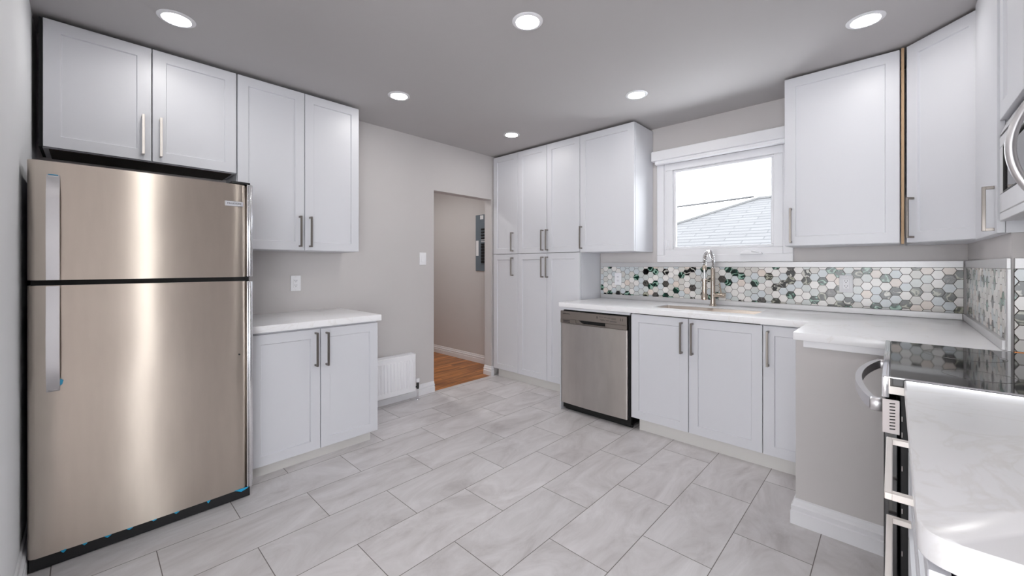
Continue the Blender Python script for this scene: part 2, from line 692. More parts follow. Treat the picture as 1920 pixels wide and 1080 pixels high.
EX, EY = 3.2, -6.0     # unseen dining end behind the camera, its openings added for fill light
struct(MB().box(WX, EX, EY, WY + 0.14, -0.06, 0.0).build('floor', M['floor']))
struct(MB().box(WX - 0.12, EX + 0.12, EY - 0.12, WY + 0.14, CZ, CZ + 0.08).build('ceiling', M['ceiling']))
wl = MB()
wl.box(WX - 0.112, WX, NY - 0.12, 2.374, -0.06, CZ)
wl.box(WX - 0.112, WX, 2.374, 3.165, 2.0, CZ)
wl.box(WX - 0.112, WX, 3.165, WY + 0.14, -0.06, CZ)
struct(wl.build('wall_left', M['wall']))
wb = MB()
wb.box(WX, -1.5, WY, WY + 0.14, -0.06, CZ)
wb.box(-0.56, RX + 0.12, WY, WY + 0.14, -0.06, CZ)
wb.box(-1.5, -0.56, WY, WY + 0.14, -0.06, 1.30)
wb.box(-1.5, -0.56, WY, WY + 0.14, 2.18, CZ)
struct(wb.build('wall_back', M['wall']))
struct(MB().box(WX, -1.65, NY - 0.12, NY, -0.06, CZ).build('wall_near', M['wall_cool']))
struct(MB().box(-1.77, -1.65, EY, NY - 0.12, -0.06, CZ).build('wall_side', M['wall']))
struct(MB().box(RX, RX + 0.12, 0.6, WY + 0.14, -0.06, CZ).build('wall_right', M['wall']))
struct(MB().box(RX + 0.12, EX, 1.2, 1.32, -0.06, CZ).build('wall_dining', M['wall']))
we = MB()
we.box(EX, EX + 0.12, EY, -3.5, -0.06, CZ)
we.box(EX, EX + 0.12, -1.0, 0.47, -0.06, CZ)
we.box(EX, EX + 0.12, 0.67, 1.32, -0.06, CZ)
we.box(EX, EX + 0.12, 0.47, 0.67, 2.25, CZ)  # narrow opening added below, its light makes the refrigerator's bright streak
we.box(EX, EX + 0.12, -3.5, -1.0, -0.06, 0.1)
we.box(EX, EX + 0.12, -3.5, -1.0, 2.3, CZ)  # wide unseen opening added for fill light on the low fronts
struct(we.build('wall_far_right', M['wall']))
wr = MB()
wr.box(-1.77, -1.5, EY - 0.12, EY, -0.06, CZ)
wr.box(2.0, EX + 0.12, EY - 0.12, EY, -0.06, CZ)
wr.box(-1.5, 2.0, EY - 0.12, EY, 2.25, CZ)  # unseen opening added for fill daylight from behind the camera
struct(wr.build('wall_rear', M['wall']))
struct(MB().box(CH_X, RX, CH_Y, WY, 0, CZ).build('wall_corner', M['wall']))
struct(MB().box(-0.345, CH_X, 2.37, 2.80, 0, 0.89, 0.002).build('wall_peninsula', M['wall']))

# hall beyond the doorway
struct(MB().box(-6.0, WX, 0.6, 3.62, -0.06, 0.0).build('floor_hall', M['wood']))
struct(MB().box(-6.0, WX - 0.112, 3.48, 3.6, 0, CZ).build('wall_hall', M['wall']))
struct(MB().box(-6.12, -6.0, 0.6, 3.6, 0, CZ).build('wall_hall_end', M['wall']))
struct(MB().box(-6.0, WX - 0.112, 0.5, 0.62, 0, CZ).build('wall_hall_near', M['wall']))
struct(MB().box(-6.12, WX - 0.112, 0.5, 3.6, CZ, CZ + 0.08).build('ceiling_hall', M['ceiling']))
bpy.data.objects['floor_hall'].location.z = -0.0005
# the kitchen tile ends at the wall face; the hall floor runs under the opening

struct(sweep(MB(), [(WX, 2.374), (WX, 1.46)], [(d, z) for d, z in BASE_PROF]).build('baseboard_left', M['trimwhite']))
struct(sweep(MB(), [(-3.435, 3.165), (WX, 3.165), (WX, 3.19)], [(-d, z) for d, z in BASE_PROF]).build('baseboard_doorway', M['trimwhite']))
struct(sweep(MB(), [(-6.0, 3.48), (-3.43, 3.48)], [(-d, z) for d, z in BASE_PROF]).build('baseboard_hall', M['trimwhite']))
struct(sweep(MB(), [(-0.345, 2.8), (-0.345, 2.37), (0.30, 2.37)], [(-d, z * 1.17) for d, z in BASE_PROF]).build('baseboard_peninsula', M['trimwhite']))
struct(sweep(MB(), [(WX, NY), (-1.65, NY)], [(d, z) for d, z in BASE_PROF]).build('baseboard_near', M['trimwhite']))


# ------------------------------------------------------------------ window
def ring_box(mb, x0, x1, z0, z1, w, y0, y1, bev=0.0):
    mb.box(x0, x1, y0, y1, z0, z0 + w, bev)
    mb.box(x0, x1, y0, y1, z1 - w, z1, bev)
    mb.box(x0, x0 + w, y0, y1, z0 + w, z1 - w, bev)
    mb.box(x1 - w, x1, y0, y1, z0 + w, z1 - w, bev)
    return mb


win = bpy.data.objects.new('window_1', None)
COL.objects.link(win)
struct(win)
win.location = (-1.0, WY, 1.28)
W2L = Matrix.Translation((1.0, -WY, -1.28))


def wpart(mb, name, m):
    bmesh.ops.transform(mb.bm, matrix=W2L, verts=mb.bm.verts[:])
    return mb.build(name, m, win)


wpart(ring_box(MB(), -1.545, -0.528, 1.279, 2.24, 0.062, WY - 0.022, WY + 0.001, 0.004), 'casing', M['trimwhite'])
wpart(ring_box(MB(), -1.499, -0.561, 1.301, 2.179, 0.03, WY - 0.006, WY + 0.12, 0.002), 'jamb', M['trimwhite'])
wpart(ring_box(MB(), -1.47, -0.59, 1.33, 2.15, 0.062, WY - 0.014, WY + 0.05, 0.004), 'sash', M['trimwhite'])
wpart(ring_box(MB(), -1.41, -0.65, 1.39, 2.09, 0.022, WY + 0.006, WY + 0.045, 0.006), 'glazing_bead', M['trimwhite'])
wpart(MB().box(-1.40, -0.66, WY + 0.034, WY + 0.04, 1.4, 2.09), 'glass_pane', M['glass'])
ck = MB()
pr = [(-0.075, 0.0), (0.075, 0.0), (0.07, 0.012), (0.045, 0.022), (0.0, 0.03), (-0.03, 0.034), (-0.055, 0.026), (-0.07, 0.012)]
ck.prism([(-0.795 + a, 1.338 + b) for a, b in pr], 'y', WY - 0.05, WY - 0.014, bev=0.004)
ck.tube([(-0.79, WY - 0.052, 1.364), (-0.76, WY - 0.058, 1.358), (-0.735, WY - 0.054, 1.35)], 0.006)
wpart(ck, 'crank_handle', M['plastic'])
lk = MB().box(-1.452, -1.436, WY - 0.022, WY - 0.012, 1.385, 1.475, 0.004)
lk.tube([(-1.444, WY - 0.022, 1.4), (-1.446, WY - 0.045, 1.42), (-1.446, WY - 0.045, 1.47)], 0.006)
wpart(lk, 'lock_lever', M['plastic'])

bl = thing('window_blind', 'white rolled up blind cassette across the top of the kitchen window', 'blind', (-1.05, WY - 0.03, 2.175))
MB().box(-0.52, 0.515, -0.06, 0.006, 0.0, 0.085, 0.004).build('cassette', M['trimwhite'], bl)
MB().lathe([(0, -0.49), (0.022, -0.49), (0.022, 0.5), (0, 0.5)], (0, -0.022, -0.012), 'x', 20).build('roller', M['plastic'], bl)
MB().box(-0.49, 0.5, -0.048, -0.036, -0.03, -0.016, 0.003).build('bottom_rail', M['plastic'], bl)


# ------------------------------------------------------------------ handles, doors, cabinets
def bar_pull(parent, x, z0, z1, m=None, y=0.0, p=0.036, w=0.0115):
    """upright square bar pull on a front at y, in the parent's space"""
    mb = MB()
    for z in (z0, z1 - w):
        mb.box(x - w / 2, x + w / 2, y - p + 0.004, y, z, z + w, 0.0008)
    mb.box(x - w / 2, x + w / 2, y - p - 0.006, y - p + 0.005, z0, z1, 0.0012)
    return mb.build('handle', m or M['nickel'], parent)


def bar_pull_flat(parent, z, x0, x1, m=None, y=0.0, p=0.036, w=0.013):
    mb = MB()
    for x in (x0, x1 - w):
        mb.box(x, x + w, y - p + 0.004, y, z - w / 2, z + w / 2, 0.0008)
    mb.box(x0, x1, y - p - 0.006, y - p + 0.005, z - w / 2, z + w / 2, 0.0012)
    return mb.build('handle', m or M['nickel'], parent)


def add_door(root, x0, x1, z0, z1, hx=None, hz=None, g=0.0023, hm=None):
    """door leaf in the cabinet's space with its handle (hx: distance from the left of the leaf)"""
    d = MB().door(x1 - x0 - 2 * g, z1 - z0 - 2 * g).build('door', M['white'], root, loc=(x0 + g, 0, z0 + g))
    if hx is not None:
        bar_pull(d, hx - g - x0, hz[0] - z0 - g, hz[1] - z0 - g, hm)
    return d


def carcass(root, w, dp, z0, z1, y0=0.025, t=0.018, top=True, name='carcass', m=None):
    mb = MB()
    mb.box(0, t, y0, dp, z0, z1)
    mb.box(w - t, w, y0, dp, z0, z1)
    mb.box(t, w - t, y0, dp, z0, z0 + t)
    if top:
        mb.box(t, w - t, y0, dp, z1 - t, z1)
    mb.box(t, w - t, dp - 0.008, dp, z0 + t, z1 - t)
    return mb.build(name, m or M['white'], root)


ROT_L = R90      # fronts on the refrigerator wall look towards +X
ROT_R = -R90     # fronts on the stove wall look towards -X

# cabinet over the refrigerator
UX = -3.02
z0, z1 = 1.833, 2.468
t = thing('wall_cabinet', 'short white two door cabinet above the refrigerator, tight to the ceiling', 'cabinet', (UX, -0.15, z0), ROT_L)
carcass(t, 0.803, 0.296, 0, z1 - z0)
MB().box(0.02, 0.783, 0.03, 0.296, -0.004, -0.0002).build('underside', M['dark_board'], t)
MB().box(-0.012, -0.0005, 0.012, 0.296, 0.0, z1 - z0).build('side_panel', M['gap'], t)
add_door(t, 0, 0.4015, 0, z1 - z0, 0.4015 - 0.038, (0.029, 0.247), hm=M['nickel_lit'])
add_door(t, 0.4015, 0.803, 0, z1 - z0, 0.4015 + 0.036, (0.029, 0.247), hm=M['nickel_lit'])

# taller pair beside it
z0 = 1.356
t = thing('wall_cabinet', 'tall white two door wall cabinet over the short counter beside the refrigerator', 'cabinet', (UX, 0.656, z0), ROT_L)
carcass(t, 0.802, 0.296, 0, z1 - z0)
add_door(t, 0, 0.403, 0, z1 - z0, 0.403 - 0.034, (0.025, 0.24))
add_door(t, 0.403, 0.802, 0, z1 - z0, 0.403 + 0.034, (0.025, 0.24))

# base cabinet beside the refrigerator
BX = -2.68
t = thing('base_cabinet', 'white two door base cabinet between the refrigerator and the radiator', 'cabinet', (BX, 0.636, 0), ROT_L)
carcass(t, 0.798, 0.634, 0.07, 0.852)
MB().box(0.002, 0.765, 0.05, 0.066, 0, 0.069).box(0.75, 0.766, 0.066, 0.62, 0, 0.069).build('toe_kick', M['kick'], t)
add_door(t, 0.0, 0.40, 0.072, 0.846, 0.40 - 0.032, (0.61, 0.825))
add_door(t, 0.40, 0.798, 0.072, 0.846, 0.40 + 0.036, (0.605, 0.82))
t = MB().box(-0.644, 0.03, 0, 0.816, 0, 0.042, 0.003, seg=2).build('countertop', M['quartz'], loc=(BX, 0.63, 0.859))
tag(t, 'short white quartz countertop on the base cabinet next to the refrigerator', 'countertop')

# pantries
PY = 3.18
PX = [-3.304, -2.925, -2.531, -2.136]
zs, zt = 1.377, 2.47
t = thing('pantry_cabinet', 'narrow tall white pantry beside the doorway, one door over another', 'cabinet', (PX[0], PY, 0))
carcass(t, PX[1] - PX[0], 0.365, 0.088, zt)
MB().box(0.05, PX[1] - PX[0], 0.035, 0.05, 0, 0.087).build('toe_kick', M['kick'], t)
w = PX[1] - PX[0]
add_door(t, 0, w, 0.09, zs, w - 0.07, (1.14, 1.338))
add_door(t, 0, w, zs, zt, w - 0.07, (1.403, 1.61))
t = thing('pantry_cabinet', 'double width tall white pantry with four doors left of the dishwasher', 'cabinet', (PX[1], PY, 0))
w = PX[3] - PX[1]
h = PX[2] - PX[1]
carcass(t, w, 0.365, 0.088, zt)
MB().box(0, w, 0.035, 0.05, 0, 0.087).build('toe_kick', M['kick'], t)
add_door(t, 0, h, 0.088, zs, h - 0.046, (1.13, 1.34))
add_door(t, h, w, 0.088, zs, h + 0.013, (1.13, 1.34))
add_door(t, 0, h, zs, zt, h - 0.046, (1.402, 1.612))
add_door(t, h, w, zs, zt, h + 0.013, (1.402, 1.612))

# wall cabinet left of the window
t = thing('wall_cabinet', 'white single door wall cabinet between the pantry and the window', 'cabinet', (PX[3], PY, zs - 0.004))
w = 0.546
carcass(t, w, 0.366, 0, zt - zs + 0.004)
add_door(t, 0, w, 0, zt - zs + 0.004, 0.022, (0.034, 0.244))

# wall cabinet right of the window
t = thing('wall_cabinet', 'white single door wall cabinet right of the window', 'cabinet', (-0.524, 3.17, 1.378))
w = 0.552
carcass(t, w, 0.376, 0, 1.098)
add_door(t, 0, w, 0, 1.098, 0.038, (0.02, 0.245))
t = MB().box(0, 0.012, 0, 0.03, 0, 1.105, 0.0005).build('filler_strip', M['fabric_edge'], loc=(0.0325, 3.166, 1.373))
tag(t, 'raw plywood strip in the gap beside the diagonal corner cabinet', 'filler strip')

# diagonal corner cabinet
DX, DY = 0.052, 3.158
t = thing('corner_cabinet', 'white diagonal corner wall cabinet left of the microwave', 'cabinet', (DX, DY, 1.376), -math.pi / 4)
w = 0.362
hh = 1.10
c45 = math.cos(math.pi / 4)
body = MB()
# body in the cabinet's own turned space
def loc45(x, y):
    dx, dy = x - DX, y - DY
    return (dx * c45 - dy * c45, dx * c45 + dy * c45)
pts = [(DX + 0.005, DY + 0.012), (0.312, 2.902 + 0.012), (0.312, WY - 0.004), (DX + 0.005, WY - 0.004)]
body.prism([(p[0] + 0.0, p[1] + 0.024) if i < 2 else p for i, p in enumerate([loc45(*q) for q in pts])], 'z', 0, hh)
body.build('carcass', M['white'], t)
add_door(t, 0, w, 0, hh, 0.04, (0.026, 0.25))

# slim tall cabinet wrapping the corner chase
t = thing('slim_cabinet', 'slim white cabinet front with a pull, squeezed beside the microwave', 'cabinet', (0.282, 2.89, 1.372), ROT_R)
sl = MB().box(0.0, 0.53, 0.0215, 0.034, 0, 1.105)
sl.box(0.53, 0.5445, 0.0215, 0.16, 0, 1.105)
sl.build('carcass', M['white'], t)
d = MB().box(0.002, 0.5445, 0, 0.0205, 0, 1.105, 0.001).build('door', M['white'], t)
bar_pull(d, 0.486, 0.012, 0.185, p=0.026)


# ------------------------------------------------------------------ refrigerator
def bowed(w, d, b, r=0.022, n=14):
    """plan of a door: gently bowed front at y = 0 with rounded upright edges"""
    pts = []
    for i in range(6):
        a = math.pi + (math.pi / 2) * i / 5
        pts.append((r + r * math.cos(a), b + r + r * math.sin(a)))
    for i in range(1, n):
        u = i / n
        x = r + (w - 2 * r) * u
        pts.append((x, b - b * 4 * u * (1 - u) * 1.0))
    for i in range(6):
        a = -math.pi / 2 + (math.pi / 2) * i / 5
        pts.append((w - r + r * math.cos(a), b + r + r * math.sin(a)))
    pts += [(w, d), (0, d)]
    return pts


FX = -2.515
t = thing('refrigerator', 'tall stainless steel refrigerator with a top freezer against the left wall', 'refrigerator', (FX, -0.166, 0), ROT_L)
MB().box(0.006, 0.778, 0.07, 0.775, 0.03, 1.672, 0.004).build('body', M['black'], t)
WD = 0.757
fd = MB().prism(bowed(WD, 0.06, 0.007), 'z', 1.19, 1.68, bev=0.003).build('freezer_door', M['steel'], t)
rd = MB().prism(bowed(WD, 0.06, 0.007), 'z', 0.06, 1.168, bev=0.003).build('refrigerator_door', M['steel'], t)
MB().box(0.01, 0.77, 0.02, 0.068, 1.166, 1.192).build('gasket', M['gap'], t)


def door_edge(parent, za, zb):
    mb = MB()
    for a, b, y in ((0.757, 0.766, 0.004), (0.766, 0.779, -0.001), (0.779, 0.785, 0.006)):
        mb.box(a, b, y, 0.06, za, zb, 0.0035, seg=3)
    return mb.build('edge_trim', M['chrome'], parent)


door_edge(fd, 1.19, 1.684)
door_edge(rd, 0.06, 1.168)


def fridge_handle(parent, za, zb, flip):
    """flat upright grip, bowed away from the door, tucked in at its outer end"""
    mb = MB()
    n = 16
    pts = []
    for i in range(n + 1):
        u = i / n
        s = u if not flip else 1 - u
        off = 0.036 * min(1.0, (1 - s) * 5) ** 0.6 + 0.012 * math.sin(math.pi * min(1, s)) if s < 1 else 0.006
        pts.append((0.071, -off + 0.004, za + (zb - za) * u))
    mb.tube(pts, 0, rect=(0.037, 0.012), up=(0, 1, 0))
    mb.box(0.056, 0.086, -0.03, 0.006, (za if not flip else zb - 0.03), (za + 0.03 if not flip else zb), 0.003)
    mb.box(0.056, 0.086, -0.012, 0.008, (zb - 0.03 if not flip else za), (zb if not flip else za + 0.03), 0.003)
    return mb.build('handle', M['steel_handle'], parent, angle=50)


h1 = fridge_handle(fd, 1.192, 1.622, False)
h2 = fridge_handle(rd, 0.735, 1.166, True)
MB().box(0.057, 0.085, -0.011, -0.008, 1.6215, 1.6245, 0.001).build('film_scrap', M['blue_film'], h1)
MB().prism([(0.088, 0.75), (0.096, 0.757), (0.099, 0.772), (0.09, 0.78), (0.089, 0.765)], 'y', -0.004, 0.006).build('film_scrap', M['blue_film'], h2)
bd = MB().box(0.659, 0.739, -0.0005, 0.006, 1.5625, 1.5885, 0.0015).build('badge', M['badge'], fd)
text_part('badge_lettering', 'FRIGIDAIRE', 0.0118, M['ink'], bd, (0.699, -0.0006, 1.5755), (R90, 0, 0), stretch=1.05)
MB().lathe([(0, -0.002), (0.004, -0.002), (0.004, 0.01), (0, 0.01)], (0.722, 0.0015, 0.779), 'y', 12).build('screw_cap', M['slot'], rd)
MB().box(0.69, 0.775, 0.01, 0.09, 1.684, 1.697, 0.005, seg=2).build('hinge_cover', M['black'], t)
MB().box(0.004, 0.775, 0.022, 0.07, 0.004, 0.058, 0.002).build('base_grille', M['black'], t)
MB().lathe([(0, 0), (0.016, 0), (0.016, 0.012), (0.008, 0.014), (0.008, 0.03), (0, 0.03)], (0.755, 0.045, 0), 'z', 16).build('levelling_foot', M['chrome'], t)
MB().lathe([(0, 0), (0.016, 0), (0.016, 0.012), (0.008, 0.014), (0.008, 0.03), (0, 0.03)], (0.03, 0.045, 0), 'z', 16).build('levelling_foot', M['chrome'], t)
rnd = random.Random(4)
for fx, fw in ((0.09, 0.018), (0.15, 0.02), (0.215, 0.03), (0.285, 0.03), (0.37, 0.026), (0.45, 0.03), (0.58, 0.02), (0.70, 0.07)):
    pts = [(fx, 0.062), (fx + fw, 0.062), (fx + fw * 0.8, 0.054), (fx + fw * 0.45, 0.051 - rnd.random() * 0.006), (fx + fw * 0.2, 0.056)]
    MB().prism(pts, 'y', 0.004, 0.0065).build('film_scrap', M['blue_film'], rd)

# ------------------------------------------------------------------ radiator
t = thing('radiator', 'low white panel radiator on the wall beside the doorway', 'radiator', (-3.215, 1.47, 0.085), ROT_L)
rp = MB().box(0, 0.63, 0.004, 0.016, 0, 0.345, 0.004)
for i in range(19):
    x = 0.02 + i * 0.032
    rp.box(x, x + 0.02, -0.004, 0.008, 0.045, 0.3, 0.0055, seg=2)
rp.build('front_panel', M['plastic'], t)
g_ = MB()
for y in (0.02, 0.035, 0.05, 0.065, 0.08):
    g_.box(0.002, 0.628, y, y + 0.006, 0.335, 0.348)
for i in range(13):
    g_.box(0.002 + i * 0.052, 0.006 + i * 0.052, 0.016, 0.09, 0.33, 0.347)
g_.build('top_grille', M['plastic'], t)
MB().box(0.624, 0.632, 0.006, 0.092, 0.0, 0.35, 0.003).build('side_cover', M['plastic'], t)
MB().box(0.0, 0.624, 0.078, 0.092, 0.01, 0.345, 0.003).build('rear_panel', M['plastic'], t)
MB().box(0.05, 0.58, 0.03, 0.076, 0.03, 0.32).build('convector', M['vent'], t)
MB().box(0.1, 0.13, 0.09, 0.105, 0.05, 0.3).build('bracket', M['plastic'], t)
MB().box(0.5, 0.53, 0.09, 0.105, 0.05, 0.3).build('bracket', M['plastic'], t)
v = MB().tube([(0.63, 0.03, 0.03), (0.668, 0.03, 0.03)], 0.008).lathe([(0, 0.01), (0.012, 0.01), (0.013, 0.03), (0.012, 0.06), (0.009, 0.075), (0, 0.075)], (0.668, 0.03, 0), 'z', 16).build('valve', M['slot'], t)
MB().lathe([(0, 0.072), (0.017, 0.072), (0.019, 0.09), (0.018, 0.108), (0, 0.112)], (0.668, 0.03, 0), 'z', 18).build('valve_cap', M['plastic'], v)
MB().tube([(0.668, 0.03, -0.085), (0.668, 0.03, 0.02)], 0.0075).build('pipe', M['chrome'], t)
MB().lathe([(0, -0.085), (0.028, -0.085), (0.027, -0.081), (0.012, -0.074), (0, -0.074)], (0.668, 0.03, 0), 'z', 24).build('floor_flange', M['chrome'], t)


# ------------------------------------------------------------------ switch, outlets
def outlet(label, loc, rotz, w=0.072, hgt=0.117):
    t = thing('wall_outlet', label, 'outlet', loc, rotz, 'white wall outlets')
    MB().box(-w / 2, w / 2, -0.006, 0, -hgt / 2, hgt / 2, 0.002, seg=2).build('cover_plate', M['plastic'], t)
    MB().box(-0.0168, 0.0168, -0.008, -0.0055, -0.034, 0.034, 0.001).build('socket', M['plastic'], t)
    for zc in (0.018, -0.016):
        for x in (-0.007, 0.007):
            MB().box(x - 0.0013, x + 0.0013, -0.0084, -0.0079, zc - 0.001, zc + 0.0065).build('slot', M['slot'], t)
        MB().lathe([(0, -0.0084), (0.0026, -0.0084), (0.0026, -0.0078), (0, -0.0078)], (0, 0, zc - 0.0075), 'y', 12).build('slot', M['slot'], t)
    for zc in (0.049, -0.049):
        MB().lathe([(0, -0.0066), (0.0022, -0.0066), (0.0022, -0.0058), (0, -0.0058)], (0, 0, zc), 'y', 12).build('screw', M['vent'], t)
    return t


outlet('white wall outlet above the short counter beside the refrigerator', (WX, 1.098, 1.115), ROT_L)
outlet('white outlet in the hexagon tile beside the pantry', (-1.932, WY - 0.0145, 1.122), 0)
outlet('white outlet in the hexagon tile right of the faucet', (-0.232, WY - 0.0145, 1.126), 0)
t = thing('light_switch', 'white rocker light switch on the wall left of the doorway', 'light switch', (WX, 2.243, 1.317), ROT_L)
MB().box(-0.037, 0.037, -0.006, 0, -0.06, 0.06, 0.002, seg=2).build('cover_plate', M['plastic'], t)
MB().prism([(-0.0055, -0.034), (-0.012, -0.034), (-0.007, 0.034), (-0.0055, 0.034)], 'x', -0.016, 0.016).build('rocker', M['plastic'], t)

# electrical panel in the hall
t = thing('electrical_panel', 'grey electrical breaker panel on the hall wall beyond the doorway', 'breaker panel', (-3.935, 3.479, 1.181))
MB().box(0, 0.36, -0.012, 0, 0, 0.72, 0.003).build('cover', M['panelgrey'], t)
MB().box(0.10, 0.26, -0.016, -0.011, 0.08, 0.62, 0.002).build('inner_plate', M['panelgrey'], t)
for k in range(12):
    if k == 7:
        continue
    for xx in (0.115, 0.182):
        MB().box(xx, xx + 0.06, -0.024, -0.015, 0.1 + k * 0.038, 0.1 + k * 0.038 + (0.032 if k < 6 else 0.024), 0.002).build('breaker', M['breaker'], t)
MB().box(0.115, 0.245, -0.02, -0.015, 0.37, 0.378).box(0.115, 0.245, -0.02, -0.015, 0.392, 0.4).build('busbar', M['plastic'], t)
MB().box(0.012, 0.06, -0.0135, -0.0115, 0.195, 0.39).build('legend_card', M['plastic'], t)
MB().box(0.09, 0.15, -0.0135, -0.0115, 0.66, 0.71).build('label_plate', M['plastic'], t)

# ------------------------------------------------------------------ dishwasher
DW = -2.105
t = thing('dishwasher', 'stainless steel dishwasher built in under the counter beside the pantry', 'dishwasher', (DW, 2.832, 0))
MB().box(0.012, 0.645, 0.032, 0.58, 0.02, 0.866, 0.002).build('tub', M['gap'], t)
MB().box(0.018, 0.645, 0.06, 0.075, 0.0, 0.066).build('toe_panel', M['black'], t)
bev = bowed(0.628, 0.03, 0.01, r=0.008, n=16)
MB().prism(bev, 'z', 0.068, 0.753, bev=0.002).build('door_panel', M['steel_cool'], t)
cp = MB()
cp.box(0, 0.628, 0.004, 0.03, 0.79, 0.859, 0.002)
cp.box(0, 0.16, 0.004, 0.03, 0.756, 0.79, 0.001)
cp.box(0.44, 0.628, 0.004, 0.03, 0.756, 0.79, 0.001)
cp.box(0.16, 0.44, 0.006, 0.03, 0.756, 0.764, 0.001)
cp.prism([(0.16, 0.765), (0.225, 0.765), (0.185, 0.79), (0.16, 0.79)], 'y', 0.008, 0.03)
cpo = cp.build('control_panel', M['steel_dark'], t)
MB().box(0.16, 0.44, 0.026, 0.031, 0.764, 0.79).build('handle_pocket', M['gap'], t)
text_part('control_lettering', 'SAMSUNG', 0.0125, M['ink'], cpo, (0.062, 0.0036, 0.836), (R90, 0, 0), stretch=1.3)
MB().box(0.03, 0.10, 0.0032, 0.0045, 0.776, 0.782).build('vent_slot', M['ink'], cpo)
MB().box(0.03, 0.10, 0.0032, 0.0045, 0.763, 0.769).build('vent_slot', M['ink'], cpo)
for x0, x1, za, zb in ((0.36, 0.372, 0.822, 0.84), (0.385, 0.42, 0.836, 0.84), (0.428, 0.452, 0.835, 0.839), (0.46, 0.488, 0.833, 0.837), (0.495, 0.535, 0.832, 0.836),
                       (0.495, 0.535, 0.825, 0.828), (0.39, 0.43, 0.815, 0.818), (0.40, 0.44, 0.809, 0.813), (0.448, 0.475, 0.81, 0.816), (0.482, 0.54, 0.806, 0.812),
                       (0.57, 0.577, 0.82, 0.84), (0.588, 0.594, 0.82, 0.84)):
    MB().box(x0, x1, 0.0034, 0.0044, za, zb).build('button_legend', M['legend'], cpo)
MB().box(-0.002, 0.003, 0.005, 0.5, 0.0, 0.856).build('side_panel', M['white'], t)
MB().box(0.0, 0.646, 0.012, 0.03, 0.871, 0.889, 0.001).build('filler_strip', M['white'], t)

# ------------------------------------------------------------------ base cabinets under the window
BY = 2.86
t = thing('sink_cabinet', 'white two door base cabinet under the sink', 'cabinet', (-1.456, BY, 0))
w = 0.872
cb_ = MB()
cb_.box(0, 0.018, 0.025, 0.68, 0.09, 0.888)
cb_.box(w - 0.018, w, 0.025, 0.68, 0.09, 0.888)
cb_.box(0.018, w - 0.018, 0.025, 0.68, 0.09, 0.108)
cb_.box(0.018, w - 0.018, 0.67, 0.68, 0.108, 0.888)
cb_.build('carcass', M['white'], t)
MB().box(0.05, w, 0.04, 0.056, 0, 0.088).build('toe_kick', M['kick'], t)
add_door(t, 0, 0.428, 0.092, 0.884, 0.428 - 0.044, (0.638, 0.856))
add_door(t, 0.428, w, 0.092, 0.884, 0.428 + 0.028, (0.638, 0.856))
t = thing('base_cabinet', 'narrow white one door base cabinet right of the sink cabinet', 'cabinet', (-0.584, BY, 0))
w = 0.232
carcass(t, w, 0.68, 0.09, 0.888)
MB().box(0, w, 0.04, 0.056, 0, 0.088).build('toe_kick', M['kick'], t)
add_door(t, 0, w, 0.091, 0.884, 0.03, (0.637, 0.852))


# ------------------------------------------------------------------ counters
def slab(cells_x, cells_y, keep, z0, z1, bev=0.003):
    mb = MB()
    bm = mb.bm
    vs = {}

    def V(i, j):
        if (i, j) not in vs:
            vs[(i, j)] = bm.verts.new((cells_x[i], cells_y[j], z1))
        return vs[(i, j)]
    for i in range(len(cells_x) - 1):
        for j in range(len(cells_y) - 1):
            if keep(i, j):
                bm.faces.new([V(i, j), V(i + 1, j), V(i + 1, j + 1), V(i, j + 1)])
    r = bmesh.ops.extrude_face_region(bm, geom=bm.faces[:])
    nv = [g for g in r['geom'] if isinstance(g, bmesh.types.BMVert)]
    bmesh.ops.translate(bm, verts=nv, vec=(0, 0, z0 - z1))
    bmesh.ops.recalc_face_normals(bm, faces=bm.faces[:])
    bmesh.ops.dissolve_limit(bm, angle_limit=0.01, verts=bm.verts[:], edges=bm.edges[:])
    es = [e for e in bm.edges if len(e.link_faces) == 2 and e.calc_face_angle(0) > 0.5]
    bmesh.ops.bevel(bm, geom=es, offset=bev, segments=2, affect='EDGES', profile=0.5)
    return mb


SX0, SX1, SY0, SY1 = -1.36, -0.662, 3.01, 3.32
cx_ = [-2.118, SX0, SX1, -0.352, 0.316]
cy_ = [2.345, 2.828, SY0, SY1, WY - 0.001]
t = thing('countertop', 'long white quartz countertop with the sink, running under the window into the corner', 'countertop', (0, 0, 0.892))
slab(cx_, cy_, lambda i, j: not (j == 0 and i < 3) and not (i == 1 and j == 2), 0, 0.038).build('slab', M['quartz'], t)
MB().box(-0.312, -0.022, 2.352, 2.3695, -0.03, -0.0005, 0.001).build('support_cleat', M['trimwhite'], t)

t = thing('kitchen_sink', 'undermount stainless steel sink set in the long countertop', 'sink', (SX0, SY0, 0.70))
sk = MB()
bm = sk.bm
W_, D_ = SX1 - SX0, SY1 - SY0


def rr(x0, x1, y0, y1, r, z, n=5):
    out = []
    for cx0, cy0, a0 in ((x1 - r, y1 - r, 0), (x0 + r, y1 - r, 1), (x0 + r, y0 + r, 2), (x1 - r, y0 + r, 3)):
        for i in range(n + 1):
            a = (a0 + i / n) * R90
            out.append(bm.verts.new((cx0 + r * math.cos(a), cy0 + r * math.sin(a), z)))
    return out


